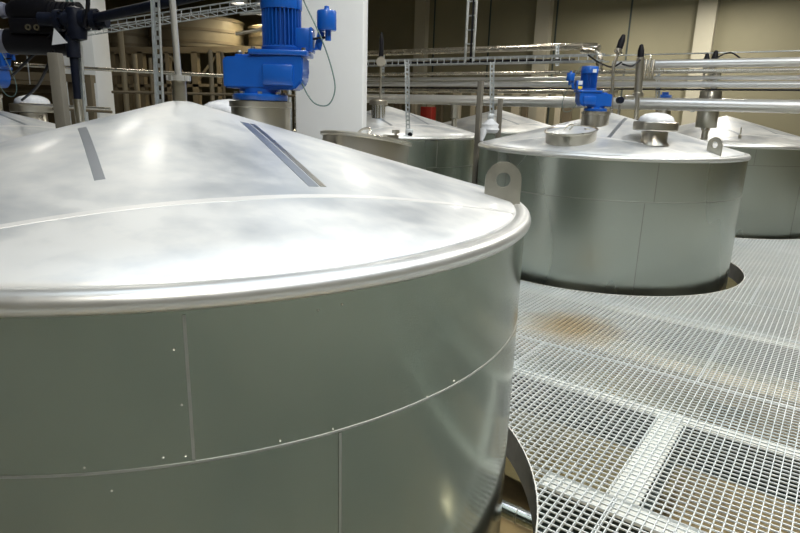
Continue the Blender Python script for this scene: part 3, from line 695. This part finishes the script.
for x in (-.14, .16):
    for k in range(8): bo.tube([(x - .035, .068 * math.cos(k * PI / 4), .068 * math.sin(k * PI / 4)), (x + .035, .068 * math.cos(k * PI / 4), .068 * math.sin(k * PI / 4))], .008, 8)
bo.build('flange_bolts', M['black'], t)
p0, p1 = at(71.5, 30, 4.35), at(78.5, 110, 4.35)
t = tag(empty('black_post', p1), 'slanting black drop pipe under the black valve at upper left', 'pipe')
MB().tube([p0 - p1, p0.lerp(p1, .9) - p1], [.030, .024], 16).build('pipe', M['navy'], t)
mb = MB()
for f in (.12, .2, .28): mb.lathe([(0, -.03), (.045, -.03), (.045, .03), (0, .03)], p0.lerp(p1, f) - p1, 20)
mb.build('couplings', M['navy'], t)
MB().tube([p0.lerp(p1, .86) - p1, Vector((.01, 0, -.35))], .03, 16).build('lower_sleeve', M['steel'], t)
strut('zinc channel bolted along the right side of the slanting black drop pipe', at(80, 40, 4.42), at(84, 118, 4.42), .03)
# upper black assembly
t = tag(empty('black_actuator', at(38, 12, 4.5)), 'large black actuator with ribbed body in the top left corner', 'valve')
mb = MB(); mb.tube([(-.20, 0, .0), (-.12, 0, .0), (.10, 0, .0)], [.05, .10, .10], 24); mb.tube([(.08, 0, -.01), (.30, 0, -.02)], .075, 20)
mb.build('actuator_body', M['black'], t)
mb = MB()
for k in range(6): mb.lathe([(.07, -.008), (.088, -.008), (.088, .008), (.07, .008)], (.12 + k * .033, 0, -.015), 24, q, closed=True)
mb.build('ribs', M['black'], t)
MB().lathe([(0, 0), (.045, 0), (.055, .03), (.03, .05), (0, .055)], (-.20, -.03, 0), 20, Matrix.Rotation(-PI / 2, 3, 'Y')).build('end_cap', M['glass'], t)
t = tag(empty('control_block', at(38, 27, 4.45)), 'black control block with small round ports below the corner actuator', 'valve')
MB().box((0, 0, 0), (.34, .12, .10), bevel=.012).build('block', M['black'], t)
for x in (-.03, .03): MB().lathe([(.012, 0), (.02, 0), (.02, .012), (.012, .012)], (x, -.06, -.01), 16, Matrix.Rotation(PI / 2, 3, 'X'), closed=True).build('port', M['steel'], t)
MB().tube([(.14, -.02, .0), (.14, -.02, .08)], .012, 10).build('brass_nipple', M['yellow'], t)
t = tag(empty('lagged_pipe', at(38, 42, 4.5)), 'fat black lagged pipe with grey end at the left edge', 'pipe')
MB().tube([(-.20, 0, 0), (.24, 0, .0)], .088, 28).build('lagging', M['black'], t)
MB().tube([(-.42, 0, 0), (-.20, 0, 0)], .080, 28).build('end_sleeve', M['glass'], t)
# white triangle tag
o = at(54, 28, 4.3); tri = [at(54, 28, 4.3) - o, at(52, 45, 4.3) - o, at(67.5, 43, 4.3) - o]
mb = MB(); mb.prism([(v.x, v.z) for v in tri], -.002, .002); tag(mb.build('triangle_tag', M['sign'], loc=o), 'white triangular tag hanging under the black valve', 'sign')
for lab, pts in (('black hose slanting down left behind the white triangular tag', [at(52, 34, 4.4), at(36, 52, 4.5), at(24, 64, 4.6), at(12, 76, 4.8)]), ('second black hose falling from the lagged pipe, nearer the greige post', [at(54, 50, 4.4), at(45, 72, 4.5), at(36, 88, 4.8), at(22, 100, 5.2)]),
                 ('thin pale cord hanging at the left under the lagged pipe', [at(27, 56, 4.8), at(29, 74, 4.8), at(30, 84, 4.9)])):
    tag(MB().tube(spline(pts, 6), .010 if 'black' in lab else .004, 8).build('hose', M['black' if 'black' in lab else 'sign']), lab, 'hose')
# wire basket tray
a, b = at(76, 33, 4.6), at(292, 0, 4.1)
t = tag(empty('wire_tray', a), 'pale wire basket tray slanting up behind the big blue motor', 'tray'); d = b - a
for dz, dy in ((0, 0), (.045, 0), (0, .16), (.045, .16)): MB().tube([Vector((0, dy, dz)), d + Vector((0, dy, dz))], .0045, 8).build('wire', M['zinc'], t)
mb = MB()
for k in range(24): f = k / 23; mb.tube([d * f + Vector((0, 0, .045)), d * f, d * f + Vector((0, .16, 0)), d * f + Vector((0, .16, .045))], .003, 6)
mb.build('cross_wires', M['zinc'], t)

# ------------------------------------------------------------------ lamps
def lamp(label, loc, power, r=.2, col=(1, .955, .87), drop=None):
    t = tag(empty('pendant_lamp', loc), label, 'lamp', 'pendant hall lamps')
    MB().lathe([(r * 1.05, 0), (r, .03), (r * .8, .16), (.08, .24), (.07, .40), (0, .41)], n=32).build('housing', M['housing'], t)
    MB().tube([(0, 0, .4), (0, 0, ZC - loc[2])], .012, 8).build('stem', M['housing'], t)
    MB().lathe([(r * .9, .045), (r * .6, .03), (0, .025)], n=28).build('diffuser', M['glow'], t)
    ld = bpy.data.lights.new('lamp_light', 'AREA'); ld.shape = 'DISK'; ld.size = r * 1.8; ld.energy = power; ld.color = col
    lo = bpy.data.objects.new('lamp_light', ld); C.objects.link(lo); lo.parent = t; lo.location = (0, 0, -.01)
    return t
LP = [(-2.7, 6.1, 4.6, 10, 'over the foreground tank, nearest its motor'), (-6.3, 9.0, 4.6, 25, 'far left, over the tank at the left edge'), (-4.2, 8.0, 5.0, 18, 'left, over the second white column'),
      (.2, 10.2, 4.9, 60, 'over the grey tank right of the broad white column'), (2.7, 13.2, 4.9, 60, 'over the farthest tank'), (4.4, 5.0, 5.6, 280, 'over the grating right of the manhole tank'),
      (2.2, 1.8, 5.8, 230, 'over the grating at the right of the foreground tank'), (.2, -1.2, 5.6, 290, 'over the grating before the foreground tank'), (6.6, 8.2, 5.4, 180, 'over the right-edge tank')]
for p in LP: lamp('pendant hall lamp hanging ' + p[4], p[:3], p[3], .22)
p = at2(612, -3, 15.6); lamp('pendant lamp at the top edge over the pale pool of light on the wall', (p.x, p.y, p.z + .1), 200, .28)
p = at2(738, -14, 15.9); lamp('pendant lamp just out of the top edge right of the cream pilaster', (p.x, p.y, p.z), 190, .28)
for i, (u, v, Y) in enumerate(((240, 4, 13), (265, 4.5, 14), (259, 14, 15))):
    p = at(u, v, Y); lamp(('left small lit lamp', 'right small lit lamp', 'lower small lit lamp')[i] + ' between the riser pipe and the big blue motor', p, 60, .16, (1, .85, .55))
# added unseen lamps under the walkway to brighten the lower floor
for i, (a, b) in enumerate(((.9, 3.0), (-3.0, 5.2), (1.5, 1.6), (-.3, .2), (2.6, 5.6))):
    t = tag(empty('added_batten', R(a, b, -.42)), 'added unseen light under the walkway grating', 'lamp', 'added lights under the walkway')
    MB().box((0, 0, .03), (1.2, .12, .05), A36, bevel=.01).build('housing', M['housing'], t); MB().box((0, 0, -.005), (1.1, .08, .03), A36).build('diffuser', M['glow'], t)
    ld = bpy.data.lights.new('added_batten_glow', 'AREA'); ld.shape = 'RECTANGLE'; ld.size = 1.1; ld.size_y = .1; ld.energy = 25; ld.color = (1, .9, .7)
    lo = bpy.data.objects.new('added_batten_glow', ld); C.objects.link(lo); lo.parent = t; lo.location = (0, 0, -.03); lo.rotation_euler = (0, 0, A36)

# ------------------------------------------------------------------ world and view
w = bpy.data.worlds.new('world'); bpy.context.scene.world = w; w.use_nodes = True
bg = w.node_tree.nodes['Background']; bg.inputs[0].default_value = (.80, .90, 1.0, 1); bg.inputs[1].default_value = 5.2
sc = bpy.context.scene
sc.view_settings.view_transform = 'Standard'; sc.view_settings.look = 'None'; sc.view_settings.gamma = 1; sc.view_settings.use_curve_mapping = False
sc.view_settings.exposure = -0.76
sc.cycles.use_denoising = True
sc.cycles.max_bounces = 8; sc.cycles.caustics_reflective = False; sc.cycles.caustics_refractive = False
sc.cycles.sample_clamp_indirect = 6
